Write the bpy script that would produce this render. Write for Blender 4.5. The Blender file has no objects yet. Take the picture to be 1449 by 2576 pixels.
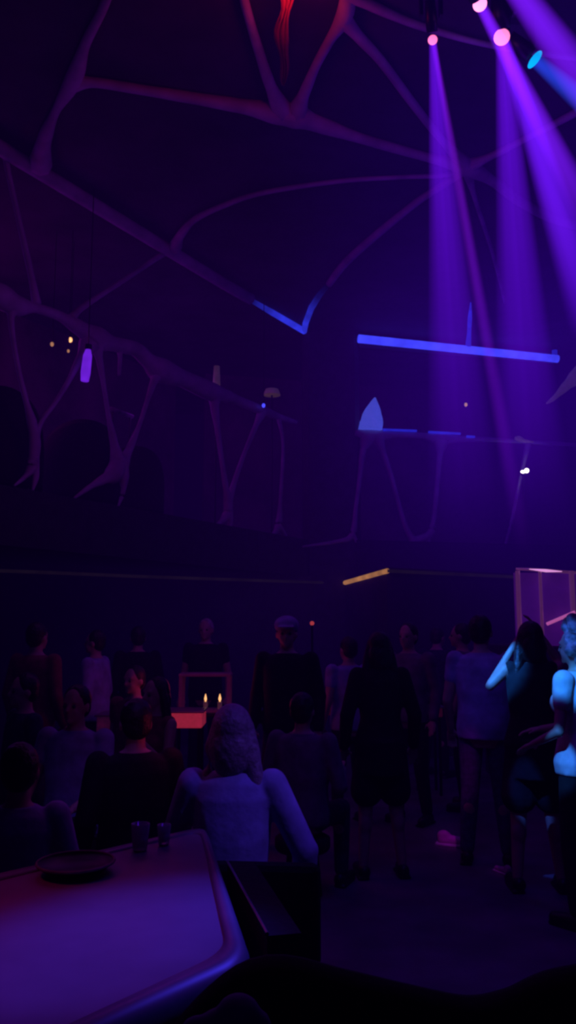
import bpy, bmesh, math, random
from mathutils import Vector, Matrix
random.seed(7)
W, H = 1449, 2576
F = 2061.0                      # focal length in pixels
HZ = 1575.0                     # horizon row
PITCH = math.atan((HZ - H/2)/F)
CAM = Vector((0, 0, 1.7))
CP, SP = math.cos(PITCH), math.sin(PITCH)
scn = bpy.context.scene
COL = scn.collection
PI = math.pi

# ------------------------------------------------------------------ site survey: rays from the tripod position
def ray(px, py):
    u = (px - W/2)/F; v = (H/2 - py)/F
    return Vector((u, CP - v*SP, SP + v*CP))
def atY(px, py, Y):
    d = ray(px, py); return CAM + d*(Y/d.y)
def atZ(px, py, z):
    d = ray(px, py); return CAM + d*((z - CAM.z)/d.z)
class VPlane:
    def __init__(s, a, b):
        s.a = Vector((a[0], a[1], 0)); s.d = (Vector((b[0], b[1], 0)) - s.a).normalized()
        s.n = Vector((s.d.y, -s.d.x, 0))        # towards the hall
    def hit(s, px, py, off=0.0):
        d = ray(px, py); a = s.a + s.n*off
        t = (a - CAM).dot(s.n)/d.dot(s.n)
        return CAM + d*t
    def pt(s, along, off, z):
        p = s.a + s.d*along + s.n*off; return Vector((p.x, p.y, z))
ZC = 6.7
LA = atZ(0, 370, ZC); LB = atZ(765, 835, ZC)
PL = VPlane(LA, LB)
LLEN = (Vector((LB.x, LB.y, 0)) - PL.a).length
RA = atZ(902, 850, ZC - .12)
PR = VPlane(RA, RA + Vector((.97, .24, 0)))

# ------------------------------------------------------------------ materials
def new_mat(name):
    m = bpy.data.materials.new(name); m.use_nodes = True
    nt = m.node_tree; nt.nodes.clear()
    out = nt.nodes.new('ShaderNodeOutputMaterial')
    return m, nt, out
def mat(name, col, rough=.6, metal=0, var=.25, scale=6, emis=None, estr=0, bump=.0, sheen=0, coat=0):
    m, nt, out = new_mat(name)
    b = nt.nodes.new('ShaderNodeBsdfPrincipled')
    tc = nt.nodes.new('ShaderNodeTexCoord'); nz = nt.nodes.new('ShaderNodeTexNoise')
    nz.inputs['Scale'].default_value = scale; nz.inputs['Detail'].default_value = 4
    rp = nt.nodes.new('ShaderNodeValToRGB')
    c1 = [c*(1 - var) for c in col]; c2 = [min(1, c*(1 + var)) for c in col]
    rp.color_ramp.elements[0].position = .3; rp.color_ramp.elements[1].position = .7
    rp.color_ramp.elements[0].color = (*c1, 1); rp.color_ramp.elements[1].color = (*c2, 1)
    nt.links.new(tc.outputs['Object'], nz.inputs['Vector']); nt.links.new(nz.outputs['Fac'], rp.inputs['Fac'])
    nt.links.new(rp.outputs['Color'], b.inputs['Base Color'])
    b.inputs['Roughness'].default_value = rough; b.inputs['Metallic'].default_value = metal
    if sheen: b.inputs['Sheen Weight'].default_value = sheen
    if coat: b.inputs['Coat Weight'].default_value = coat
    if emis: b.inputs['Emission Color'].default_value = (*emis, 1); b.inputs['Emission Strength'].default_value = estr
    if bump:
        bp = nt.nodes.new('ShaderNodeBump'); bp.inputs['Strength'].default_value = bump; bp.inputs['Distance'].default_value = .02
        nt.links.new(nz.outputs['Fac'], bp.inputs['Height']); nt.links.new(bp.outputs['Normal'], b.inputs['Normal'])
    nt.links.new(b.outputs[0], out.inputs['Surface'])
    return m
def emat(name, col, s, grad=None):
    """glowing lamp surface; grad=(axis, a, b): glow grows between a and b along that object axis"""
    m, nt, out = new_mat(name)
    e = nt.nodes.new('ShaderNodeEmission'); e.inputs[0].default_value = (*col, 1); e.inputs[1].default_value = s
    tc = nt.nodes.new('ShaderNodeTexCoord')
    nz = nt.nodes.new('ShaderNodeTexNoise'); nz.inputs['Scale'].default_value = 3
    nt.links.new(tc.outputs['Object'], nz.inputs['Vector'])
    mr = nt.nodes.new('ShaderNodeMapRange'); mr.inputs['To Min'].default_value = s*.7; mr.inputs['To Max'].default_value = s*1.3
    mr.inputs['From Min'].default_value = .3; mr.inputs['From Max'].default_value = .7
    nt.links.new(nz.outputs['Fac'], mr.inputs['Value'])
    val = mr.outputs[0]
    if grad:
        sx = nt.nodes.new('ShaderNodeSeparateXYZ'); nt.links.new(tc.outputs['Object'], sx.inputs[0])
        g = nt.nodes.new('ShaderNodeMapRange'); g.interpolation_type = 'SMOOTHSTEP'
        g.inputs['From Min'].default_value = grad[1]; g.inputs['From Max'].default_value = grad[2]
        g.inputs['To Min'].default_value = grad[3] if len(grad) > 3 else .02
        nt.links.new(sx.outputs[grad[0]], g.inputs['Value'])
        mu = nt.nodes.new('ShaderNodeMath'); mu.operation = 'MULTIPLY'
        nt.links.new(val, mu.inputs[0]); nt.links.new(g.outputs[0], mu.inputs[1]); val = mu.outputs[0]
    nt.links.new(val, e.inputs[1]); nt.links.new(e.outputs[0], out.inputs['Surface'])
    return m

M = {}
M['ceiling'] = mat('ceiling_paint', (.035, .03, .04), .85, scale=1.2, var=.5)
M['wall'] = mat('dark_wall_paint', (.05, .04, .05), .8, scale=1.5, var=.4)
M['backwall'] = mat('lounge_wall_paint', (.10, .05, .07), .8, scale=1.0, var=.6)
M['slab'] = mat('balcony_slab_paint', (.02, .018, .024), .8)
M['floor'] = mat('polished_dark_floor', (.13, .12, .15), .6, scale=2, var=.4)
M['rib'] = mat('sculpted_plaster', (.42, .36, .40), .7, scale=3, var=.3, bump=.2)
M['ribrail'] = mat('sculpted_rail_plaster', (.42, .36, .40), .7, scale=3, var=.25, bump=.2)
M['column'] = mat('column_paint', (.03, .03, .04), .7)
M['black'] = mat('black_metal', (.015, .015, .017), .4, .6)
M['blackfab'] = mat('black_leather', (.008, .008, .009), .85, scale=30, bump=.2)
M['chrome'] = mat('brushed_steel', (.55, .52, .55), .25, 1.0, var=.1, scale=20)
M['glosstable'] = mat('glossy_lacquer', (.22, .21, .24), .5, scale=2.2, var=.25)
M['tablerim'] = mat('lacquer_rim', (.22, .18, .22), .4, scale=3, var=.3)
M['skin'] = mat('skin', (.55, .36, .28), .5, scale=12, var=.08)
M['skin_dark'] = mat('skin_brown', (.28, .16, .11), .5, scale=12, var=.08)
M['hair'] = mat('dark_hair', (.025, .018, .016), .45, scale=40, bump=.5)
M['hair_brown'] = mat('brown_hair', (.30, .24, .26), .5, scale=40, bump=.5)
M['hair_pale'] = mat('pale_curly_hair', (.45, .42, .40), .6, scale=25, bump=1, var=.7)
M['cloth_black'] = mat('black_cloth', (.012, .012, .014), .9, scale=20, bump=.2)
M['cloth_navy'] = mat('navy_cloth', (.03, .035, .08), .9, scale=20, bump=.2)
M['cloth_blue'] = mat('pale_blue_cloth', (.35, .38, .62), .85, scale=9, bump=.5, sheen=.2)
M['cloth_white'] = mat('white_cloth', (.7, .7, .72), .85, scale=9, bump=.4)
M['cloth_grey'] = mat('grey_cloth', (.18, .17, .2), .9, scale=12, bump=.3)
M['cloth_red'] = mat('burgundy_cloth', (.25, .05, .07), .9, scale=12, bump=.3)
M['denim'] = mat('washed_denim', (.12, .12, .2), .9, scale=30, bump=.3)
M['eye'] = mat('eye', (.08, .07, .07), .3)
M['shoe'] = mat('black_shoe', (.02, .02, .02), .4)
M['shoe_pink'] = mat('pink_shoe', (.75, .2, .55), .5)
M['led_blue'] = emat('blue_led', (.045, .055, 1.0), .95)
M['led_blue_dim'] = emat('blue_led_thin', (.02, .03, 1.0), .35)
M['gold'] = emat('warm_gold_strip', (.55, .22, .07), .55)
M['gold_dim'] = emat('dim_gold_strip', (.05, .03, .04), .09)
M['tube_violet'] = emat('violet_tube', (.22, .02, 1.0), .62)
M['bulb_warm'] = emat('warm_bulb', (1.0, .45, .18), 1.5)
M['bulb_dim'] = emat('dim_warm_bulb', (.7, .3, .15), .5)
M['bulb_white'] = emat('white_bulb', (1.0, .85, .95), 3)
M['bulb_blue'] = emat('blue_bulb', (.06, .06, 1.0), 1.2)
M['bulb_red'] = emat('red_bulb', (1, .1, .12), .35)
M['shade_cream'] = mat('cream_lampshade', (.6, .5, .4), .8, emis=(.5, .25, .25), estr=.03)
M['napkin'] = mat('glowing_draped_cloth', (.3, .34, .8), .8, scale=9, var=.5, bump=.6, emis=(.07, .10, .75), estr=.5)  # blue light on the cloth is put in as emission
M['red_cloth'] = mat('red_glow_fabric', (.30, .05, .03), .8, scale=3, bump=.5)

# ------------------------------------------------------------------ mesh helpers
def link(name, me, m=None, parent=None, smooth=True):
    o = bpy.data.objects.new(name, me); COL.objects.link(o)
    if m is not None:
        me.materials.clear(); me.materials.append(m)
    if smooth:
        for p in me.polygons: p.use_smooth = True
    if parent is not None: o.parent = parent
    return o
def bobj(name, bm, m=None, parent=None, smooth=False, origin=None):
    me = bpy.data.meshes.new(name)
    if origin is not None: bmesh.ops.translate(bm, verts=bm.verts, vec=-Vector(origin))
    bmesh.ops.recalc_face_normals(bm, faces=bm.faces)
    bm.to_mesh(me); bm.free()
    o = link(name, me, m, parent, smooth)
    if origin is not None: o.location = origin
    return o
def tag(o, label=None, cat=None, group=None, kind=None):
    if label: o['label'] = label
    if cat: o['category'] = cat
    if group: o['group'] = group
    if kind: o['kind'] = kind
    return o
def empty(name, loc, rz=0, label=None, cat=None, group=None):
    o = bpy.data.objects.new(name, None); COL.objects.link(o)
    o.location = loc; o.rotation_euler = (0, 0, rz)
    return tag(o, label, cat, group)
def BM(): return bmesh.new()
def box(bm, c, s, rot=None, bev=0):
    r = bmesh.ops.create_cube(bm, size=1)
    vs = r['verts']
    bmesh.ops.scale(bm, vec=s, verts=vs)
    if bev:
        es = list({e for v in vs for e in v.link_edges})
        rr = bmesh.ops.bevel(bm, geom=es, offset=bev, segments=2, affect='EDGES', profile=.5)
        vs = list({v for f in rr['faces'] for v in f.verts} | {v for v in vs if v.is_valid})
    if rot is not None: bmesh.ops.transform(bm, matrix=rot.to_4x4(), verts=vs)
    bmesh.ops.translate(bm, vec=c, verts=vs)
    return vs
def frame_of(d):
    d = d.normalized(); up = Vector((0, 0, 1)) if abs(d.z) < .95 else Vector((0, 1, 0))
    x = up.cross(d).normalized(); y = d.cross(x); return x, y
def tube(bm, pts, rs, n=10, cap=True, flat=1.0):
    pts = [Vector(p) for p in pts]
    if not hasattr(rs, '__len__'): rs = [rs]*len(pts)
    rings = []
    for i, p in enumerate(pts):
        d = (pts[min(i+1, len(pts)-1)] - pts[max(i-1, 0)])
        x, y = frame_of(d)
        rings.append([bm.verts.new(p + x*math.cos(2*PI*k/n)*rs[i] + y*math.sin(2*PI*k/n)*rs[i]*flat) for k in range(n)])
    for a, b in zip(rings, rings[1:]):
        for k in range(n): bm.faces.new((a[k], a[(k+1) % n], b[(k+1) % n], b[k]))
    if cap:
        bm.faces.new(list(reversed(rings[0]))); bm.faces.new(rings[-1])
_SPH = {}
def ball(bm, c, s, rot=None, u=14, v=10):
    if (u, v) not in _SPH:
        vs = [Vector((0, 0, 1))] + [Vector((math.sin(PI*i/v)*math.cos(2*PI*j/u), math.sin(PI*i/v)*math.sin(2*PI*j/u), math.cos(PI*i/v))) for i in range(1, v) for j in range(u)] + [Vector((0, 0, -1))]
        fs = [(0, 1 + j, 1 + (j+1) % u) for j in range(u)]
        for i in range(v-2):
            for j in range(u): a = 1 + i*u; fs.append((a + j, a + u + j, a + u + (j+1) % u, a + (j+1) % u))
        l = len(vs) - 1; a = 1 + (v-2)*u; fs += [(l, a + (j+1) % u, a + j) for j in range(u)]
        _SPH[(u, v)] = (vs, fs)
    vs, fs = _SPH[(u, v)]
    s = Vector((s, s, s)) if not hasattr(s, '__len__') else Vector(s)
    c = Vector(c)
    nv = [bm.verts.new((rot @ (p*s) if rot is not None else p*s) + c) for p in vs]
    for f in fs: bm.faces.new([nv[i] for i in f])
    return nv
def capsule(bm, a, b, r1, r2, n=12):
    a, b = Vector(a), Vector(b)
    L = (b - a).length
    if L < 1e-5: return
    ball(bm, a, r1, u=n, v=8); ball(bm, b, r2, u=n, v=8)
    tube(bm, [a, b], [r1, r2], n)
def lathe(bm, prof, c=(0, 0, 0), n=20):
    rings = []
    for r, z in prof:
        rings.append([bm.verts.new((c[0] + r*math.cos(2*PI*k/n), c[1] + r*math.sin(2*PI*k/n), c[2] + z)) for k in range(n)])
    for a, b in zip(rings, rings[1:]):
        for k in range(n): bm.faces.new((a[k], a[(k+1) % n], b[(k+1) % n], b[k]))
    bm.faces.new(list(reversed(rings[0]))); bm.faces.new(rings[-1])
def prism(bm, poly, z0, z1):
    a = [bm.verts.new((p[0], p[1], z0)) for p in poly]; b = [bm.verts.new((p[0], p[1], z1)) for p in poly]
    n = len(poly)
    for k in range(n): bm.faces.new((a[k], a[(k+1) % n], b[(k+1) % n], b[k]))
    bm.faces.new(list(reversed(a))); bm.faces.new(b)
def spline(pts, per=6):
    """Catmull-Rom through (vec, r) pairs"""
    out = []
    n = len(pts)
    for i in range(n-1):
        p0, p1, p2, p3 = pts[max(i-1, 0)], pts[i], pts[i+1], pts[min(i+2, n-1)]
        for k in range(per):
            t = k/per; t2, t3 = t*t, t*t*t
            f = lambda a, b, c, d: .5*((2*b) + (c - a)*t + (2*a - 5*b + 4*c - d)*t2 + (3*b - a - 3*c + d)*t3)
            out.append((f(p0[0], p1[0], p2[0], p3[0]), max(.004, p1[1] + (p2[1] - p1[1])*(t2*(3 - 2*t)))))
    out.append(pts[-1]); return out
def web_mesh(name, lines, where, m, parent=None, flat=.6):
    bm = BM()
    for ln in lines:
        pts = []
        for (x, y, w) in ln:
            p = where(x, y); dist = (p - CAM).dot(Vector((0, CP, SP)))
            pts.append((p, w*.5*dist/F))
        sp = spline(pts)
        tube(bm, [p for p, r in sp], [r for p, r in sp], 8)
    return bobj(name, bm, m, parent, True)

# ------------------------------------------------------------------ the room shell
def struct(name, bm, m, parent=None): return tag(bobj(name, bm, m, parent), kind='structure')
bm = BM(); prism(bm, [(-14, -5), (9, -5), (9, 19), (-14, 19)], -.2, 0); struct('floor', bm, M['floor'])
bm = BM(); prism(bm, [(-14, -5), (9, -5), (9, 19), (-14, 19)], ZC, ZC + .2); struct('ceiling', bm, M['ceiling'])
bm = BM(); prism(bm, [(9, -5), (9.2, -5), (9.2, 19), (9, 19)], 0, ZC); struct('wall_right', bm, M['wall'])
bm = BM(); prism(bm, [(-14, -5.2), (9.2, -5.2), (9.2, -5), (-14, -5)], 0, ZC); struct('wall_back', bm, M['wall'])
# mezzanine lounges: their rear walls
def strip_poly(pl, a0, a1, o0, o1):
    return [pl.pt(a0, o0, 0).xy, pl.pt(a1, o0, 0).xy, pl.pt(a1, o1, 0).xy, pl.pt(a0, o1, 0).xy]
bm = BM(); prism(bm, strip_poly(PL, -17, LLEN + 1.0, -3.6, -3.8), 0, ZC); struct('wall_left', bm, M['backwall'])
bm = BM(); prism(bm, strip_poly(PR, -2.2, 8.5, -3.0, -3.2), 0, ZC); struct('wall_front', bm, M['backwall'])
# balcony slabs
bm = BM(); prism(bm, strip_poly(PL, -17, LLEN + .2, .12, -3.6), 2.5, 3.1); struct('balcony_slab_floor', bm, M['slab'])
bm = BM(); prism(bm, strip_poly(PR, -.1, 8.2, .1, -3.0), 2.5, 3.1); struct('terrace_slab_floor', bm, M['slab'])
# corner column between the two galleries
c0 = PL.pt(LLEN - .05, 0, 0); c1 = PR.pt(.0, 0, 0)
bm = BM(); prism(bm, [(c0.x, c0.y), (c0.x + .1, c0.y - .12), (c1.x - .08, c1.y - .05), (c1.x, c1.y + .02), (c1.x, c1.y + .9), (c0.x, c0.y + .9)], 0, ZC)
struct('column', bm, M['column'])
# lower walls under the galleries
ZL = 2.4
q = [atZ(-330, 1425, ZL), atZ(100, 1440, ZL), atZ(330, 1450, ZL), atZ(862, 1468, ZL), atZ(973, 1437, ZL), atZ(1290, 1452, ZL), atZ(1700, 1462, ZL)]
poly = [p.xy for p in q]
bm = BM(); prism(bm, [poly[0], poly[1], poly[2], poly[3], poly[3] + Vector((.05, .5)), poly[0] + Vector((0, .6))], 0, 2.5); struct('wall_under_balcony', bm, M['wall'])
bm = BM(); prism(bm, [poly[3], poly[4], poly[5], poly[6], Vector((poly[6].x, 13.2)), Vector((poly[3].x+.02, 13.55))], 0, 2.45); struct('wall_under_terrace', bm, M['wall'])
# warm trims
def trim(n, pts, r, m):
    bm = BM(); tube(bm, pts, r, 8); return tag(bobj('trim_%d' % n, bm, m), kind='structure')
off = Vector((0, -.06, 0))
trim(1, [p + off for p in q[:4]], .022, M['gold_dim'])
trim(2, [p + off for p in q[4:]], .022, M['gold_dim'])
bm = BM()
tube(bm, [q[3] + off + Vector((0, 0, .0)), q[4] + off], [.035, .032], 10)
o = bobj('gold_light_strip', bm, M['gold']); tag(o, 'short slanting gold light strip on the corner above the crowd', 'light strip')
bm = BM(); tube(bm, [q[3] + off, q[3] + off - Vector((0, 0, .22))], .018, 8); bobj('drop_strip', bm, M['gold_dim'], o)

# cornice along the left gallery with its lit end, and blue LED runs
cor = [PL.hit(x, y, .08) for x, y in ((-200, 248), (0, 372), (300, 554), (560, 712), (630, 752))]
bm = BM(); tube(bm, cor, .085, 10); o = bobj('cornice_beam', bm, M['rib'], None, True); o['kind'] = 'structure'
e0 = PL.hit(600, 737, .08); e1 = PL.hit(765, 833, .08)
arc = [e1] + [atZ(x, y, ZC - .06) for x, y in ((769, 812), (783, 775), (803, 743), (828, 714))]
# strip in local frame so the glow can rise along it
def led_run(name, pts, rs, m, parent=None):
    o0 = pts[0]; xa = (pts[-1] - pts[0]).normalized(); rot = xa.to_track_quat('X', 'Z')
    inv = rot.inverted()
    bm = BM(); tube(bm, [inv @ (p - o0) for p in pts], rs, 10)
    o = bobj(name, bm, m, parent); o.location = o0; o.rotation_mode = 'QUATERNION'; o.rotation_quaternion = rot
    return o
L1 = (e1 - e0).length
mA = emat('blue_led_fade', (.03, .045, 1.0), .62, (0, 0, L1*.75))
o = led_run('cornice_light_strip', [e0, e0.lerp(e1, .5), e1], [.03, .05, .055], mA)
tag(o, 'blue light strip at the lower end of the left gallery cornice, left arm of the V', 'light strip')
L2 = (arc[-1] - arc[0]).length
mB = emat('blue_led_fade_curve', (.03, .045, 1.0), .5, (0, L2, L2*.1))
o = led_run('cornice_light_strip', arc, [.05, .05, .05, .045, .03], mB)
tag(o, 'curved blue light strip rising right from the corner, right arm of the V', 'light strip')

# bright LED bar above the right terrace
b0 = PR.hit(902, 852, .1); b1 = PR.hit(1403, 903, .1)
bar = empty('led_bar', b0, 0, 'long bright blue horizontal light bar above the right terrace', 'light bar')
bm = BM(); tube(bm, [Vector((0, 0, 0)), b1 - b0], [.072, .068], 12); bobj('light_tube', bm, M['led_blue'], bar, True)
bm = BM(); tube(bm, [b1 - b0 + Vector((-.05, 0, 0)), b1 - b0 + Vector((-.05, 0, .16))], .05, 8); bobj('end_cap', bm, M['led_blue_dim'], bar)
hd = PR.hit(1178, 878, .1) - b0
bm = BM(); tube(bm, [hd, hd + Vector((.01, -.02, max(.1, ZC - (b0+hd).z)))], [.06, .03], 8); bobj('hanger', bm, M['led_blue_dim'], bar)  # hanger is no lamp, its blue light is painted as emission
hp_ = [PR.hit(1178, 868, .12), atZ(1180, 838, ZC - .05), atZ(1182, 800, ZC - .05), atZ(1184, 762, ZC - .05)]
bm = BM(); tube(bm, [p - b0 for p in hp_], [.05, .035, .035, .01], 8); bobj('lit_ceiling_rib', bm, M['led_blue_dim'], bar)  # stretch of ceiling rib, lit look painted as blue emission
bm = BM(); box(bm, (b0+b1)/2 + Vector((0, .12, .0)), ((b1-b0).length, .1, .2), Matrix.Rotation(math.atan2((b1-b0).y, (b1-b0).x), 3, 'Z')); o = struct('beam_over_terrace', bm, M['slab'])

# ------------------------------------------------------------------ sculpted web on ceiling and railings
ZR = ZC - .05
ceil_lines = [
 [(100,415,60),(112,350,36),(140,280,22),(185,200,44),(215,110,26),(255,30,24),(290,-60,24)],
 [(180,210,44),(240,208,24),(350,225,24),(480,246,28),(600,266,34),(700,282,60),(745,290,64),(800,312,40),(920,352,24),(1080,397,22),(1175,420,46),(1240,455,26),(1300,500,24),(1380,545,22),(1480,575,20)],
 [(600,-60,24),(625,40,24),(655,140,26),(680,215,30),(710,280,56)],
 [(745,285,56),(765,235,30),(795,165,24),(830,100,26),(868,35,46),(875,-40,30)],
 [(862,45,44),(905,95,28),(960,155,24),(1040,262,22),(1110,350,20),(1175,420,40)],
 [(865,-20,40),(930,12,26),(1020,52,20),(1120,85,16),(1240,115,14),(1400,140,14),(1500,150,14)],
 [(1175,420,40),(1235,393,18),(1330,345,16),(1449,283,20),(1520,240,20)],
 [(440,622,36),(455,590,22),(490,552,16),(560,518,14),(660,485,13),(850,456,12),(1000,446,11),(1120,440,12),(1175,422,26)],
 [(828,714,18),(870,660,20),(950,588,20),(1040,515,18),(1090,480,18),(1150,440,22),(1175,420,34)],
 [(1175,425,34),(1195,500,12),(1240,640,9),(1270,760,7)],
]
o = web_mesh('ceiling_web', ceil_lines, lambda x, y: atZ(x, y, ZR), M['rib'])
tag(o, 'branching sculpted ribs spreading like a web over the dark ceiling', 'ceiling ribs')
rail = empty('web_railing', PL.pt(3, 0, 3.1), 0, 'mauve branching web railing along the left balcony', 'railing')
rl = lambda x, y: PL.hit(x, y, .0) - rail.location
def rail_web(name, lines, fn, m, parent):
    bm = BM()
    for ln in lines:
        pts = []
        for (x, y, w) in ln:
            p = fn(x, y); dist = (p + parent.location - CAM).dot(Vector((0, CP, SP)))
            pts.append((p, w*.5*dist/F))
        sp = spline(pts); tube(bm, [p for p, r in sp], [r for p, r in sp], 8)
    return bobj(name, bm, m, parent, True)
rail_web('handrail', [[(-160,650,50),(-60,715,56),(0,745,66),(40,768,54),(90,775,26),(150,795,26),(200,825,40),(240,850,62),(285,865,40),(340,878,38),(370,905,40),(405,932,66),(460,953,46),(530,985,50),(560,993,34),(600,1008,24),(660,1032,24),(705,1050,16),(745,1062,10)]], rl, M['ribrail'], rail)
legs = [
 [(32,772,44),(28,805,16),(36,870,12),(50,945,12),(66,1010,14),(82,1070,26),(88,1120,30),(80,1175,26),(62,1200,12),(36,1222,6)],
 [(84,1150,30),(90,1195,18),(82,1235,6)],
 [(225,865,54),(200,905,20),(172,960,13),(140,1012,11),(105,1060,12),(86,1110,24)],
 [(240,865,50),(250,905,18),(262,975,12),(272,1040,12),(286,1110,20),(298,1165,44)],
 [(300,868,26),(302,900,11),(300,945,8)],
 [(400,930,50),(385,965,18),(370,1010,12),(352,1065,11),(325,1130,20),(306,1165,40)],
 [(298,1160,40),(286,1192,48),(262,1205,26),(225,1226,14),(180,1258,5)],
 [(304,1160,40),(310,1195,30),(310,1235,13),(296,1278,5)],
 [(540,990,46),(540,1025,22),(547,1080,14),(558,1160,12),(568,1225,15),(574,1262,24),(570,1295,22),(550,1318,11),(522,1338,5)],
 [(574,1270,22),(579,1305,15),(578,1345,6)],
 [(660,1035,26),(642,1075,13),(615,1140,11),(592,1205,13),(576,1258,20)],
 [(700,1050,12),(712,1120,8),(706,1250,9),(700,1322,18),(686,1345,9),(668,1368,4)],
 [(700,1322,16),(716,1345,11),(726,1372,5)],
]
for l in legs: rail_web('web_strut', [l], rl, M['ribrail'], rail)
for l in ([(180,800,24),(205,775,16),(260,738,13),(330,692,13),(390,652,13),(440,622,16)], [(14,395,16),(22,440,14),(40,520,13),(60,610,15),(78,690,16),(92,765,24)]):
    rail_web('arch_rib', [l], rl, M['ribrail'], rail)
trail = empty('web_railing', PR.pt(1, 0, 3.1), 0, 'blue tinted branching web railing along the right terrace', 'railing')
rr_ = lambda x, y: PR.hit(x, y, .02) - trail.location
rail_web('handrail', [[(893,1088,16),(940,1096,30),(1000,1094,16),(1060,1096,16),(1110,1104,30),(1160,1104,16),(1230,1106,12),(1330,1112,10),(1460,1120,10)]], rr_, M['ribrail'], trail)
for l in [
 [(925,1100,40),(912,1140,15),(905,1200,12),(895,1275,11),(886,1345,16),(850,1362,10),(760,1375,5)],
 [(886,1340,14),(897,1362,9),(912,1388,4)],
 [(950,1100,36),(965,1140,15),(985,1200,12),(1008,1285,11),(1025,1335,14),(1042,1362,22)],
 [(1110,1108,40),(1106,1150,15),(1100,1220,13),(1092,1300,12),(1080,1345,20),(1042,1362,22),(1024,1378,10),(1008,1400,4)],
 [(1075,1350,18),(1078,1380,9),(1074,1405,4)],
 [(1330,1112,16),(1310,1200,9),(1290,1300,9),(1270,1375,6)],
]: rail_web('web_strut', [l], rr_, M['ribrail'], trail)
# thin LED dashes on the terrace handrail
for x0, y0, x1, y1 in ((964,1081,1048,1084), (1078,1087,1158,1091), (1174,1098,1194,1099)):
    a, b = PR.hit(x0, y0, .1) - trail.location, PR.hit(x1, y1, .1) - trail.location
    bm = BM(); tube(bm, [a, b], .022, 8); o = bobj('light_strip', bm, M['led_blue_dim'], trail, True); o['label'] = 'thin blue light strip'
# folded pale cone standing on the rail
a = PR.hit(934, 1080, .05)
k = empty('draped_cone', a, 0, 'pale blue pointed folded cloth standing at the left end of the terrace rail', 'cloth')
bm = BM()
rings = []
n = 20
for i in range(9):
    t = i/8; r = .19*(1 - t**1.9)*(1 if t < .99 else .02) + .012; z = t*(.50 + .05*t)
    rings.append([bm.verts.new((r*(1 + .12*math.sin(5*a_ + i*.6))*math.cos(a_) + t**1.5*.09 - .02, r*.8*(1+.12*math.sin(5*a_+i*.6))*math.sin(a_), z)) for a_ in [2*PI*j/n for j in range(n)]])
for x, y in zip(rings, rings[1:]):
    for j in range(n): bm.faces.new((x[j], x[(j+1) % n], y[(j+1) % n], y[j]))
bm.faces.new(list(reversed(rings[0]))); bm.faces.new(rings[-1])
bobj('folded_cloth', bm, M['napkin'], k, True)

# ------------------------------------------------------------------ lamps in the lounges
def hanging_bulb(px, py, off, plane, r, m, label, group=None, name='pendant_bulb', cordm=None):
    p = plane.hit(px, py, off)
    k = empty(name, p, 0, label, 'lamp', group)
    bm = BM(); ball(bm, (0, 0, 0), (r, r, r*1.3)); bobj('bulb', bm, m, k, True)
    bm = BM(); tube(bm, [(0, 0, r*1.2), (0, 0, r*2.6)], r*.6, 10); bobj('socket', bm, M['black'], k)
    bm = BM(); tube(bm, [(0, 0, r*2.6), (0, 0, ZC - p.z)], .005, 6); bobj('cord', bm, M['black'], k)
    return k
hanging_bulb(177, 855, -.9, PL, .026, M['bulb_warm'], 'brightest warm bulb of three hanging in the left lounge', 'warm bulbs in the left lounge')
hanging_bulb(131, 866, -.9, PL, .022, M['bulb_dim'], 'leftmost dim warm bulb of three hanging in the left lounge', 'warm bulbs in the left lounge')
hanging_bulb(172, 883, -.7, PL, .016, M['bulb_dim'], 'lowest and smallest warm bulb of three hanging in the left lounge', 'warm bulbs in the left lounge')
hanging_bulb(1172, 1018, -.8, PR, .028, M['bulb_dim'], 'small dim bulb hanging above the right terrace')
hanging_bulb(663, 1020, .15, PL, .026, M['bulb_blue'], 'tiny blue indicator bulb at the right end of the left balcony')
# bright white spot: two touching lobes
p = PR.hit(1322, 1186, .2)
k = empty('wall_spotlight', p, 0, 'small bright white spotlight low on the right terrace', 'lamp')
bm = BM(); ball(bm, (.02, 0, .015), .04); ball(bm, (-.045, 0, -.005), (.04, .03, .026)); bobj('lens', bm, M['bulb_white'], k, True)
bm = BM(); tube(bm, [(0, .04, 0), (0, .2, 0)], .05, 12); tube(bm, [(0, .12, 0), (0, .12, 3.1 - p.z)], .02, 8); bobj('housing', bm, M['black'], k)
# violet tube hung in front of the rail
p0 = PL.hit(222, 880, .25); p1 = PL.hit(213, 958, .25)
k = empty('violet_tube_lamp', p1, 0, 'short upright violet tube lamp beside the left balcony rail', 'lamp')
bm = BM(); tube(bm, [Vector((0, 0, 0)), (p0 - p1)*.25, (p0 - p1)*.8, p0 - p1], [.045, .055, .05, .03], 14); bobj('tube', bm, M['tube_violet'], k, True)
bm = BM(); tube(bm, [p0 - p1, p0 - p1 + Vector((0, 0, .06))], .04, 10); tube(bm, [p0-p1+Vector((0, 0, .05)), Vector((p0.x-p1.x, p0.y-p1.y, ZC - p1.z))], .006, 6); bobj('cord', bm, M['black'], k)
# cream table lamps in the lounge
def shade_lamp(px, py, off, plane, r, h, label, wide=False):
    p = plane.hit(px, py, off); p.z -= h/2
    k = empty('lounge_lamp', (p.x, p.y, 3.1), 0, label, 'lamp', 'cream lamps in the left lounge')
    z = p.z - 3.1
    bm = BM(); lathe(bm, [(r, z), (r*.75, z + h), (r*.7, z + h), (r*.95, z)]); bobj('lamp_shade', bm, M['shade_cream'], k, True)
    bm = BM(); tube(bm, [(0, 0, .03), (0, 0, z + h*.5)], .015, 8); bobj('pole', bm, M['black'], k)
    bm = BM(); lathe(bm, [(.14, 0), (.14, .02), (.03, .04)]); bobj('base', bm, M['black'], k)
shade_lamp(545, 945, -.5, PL, .06, .30, 'narrow cream lamp standing behind the left balcony rail')
shade_lamp(684, 987, -.5, PL, .15, .10, 'wide shallow cream lamp at the right end of the left lounge')
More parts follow.
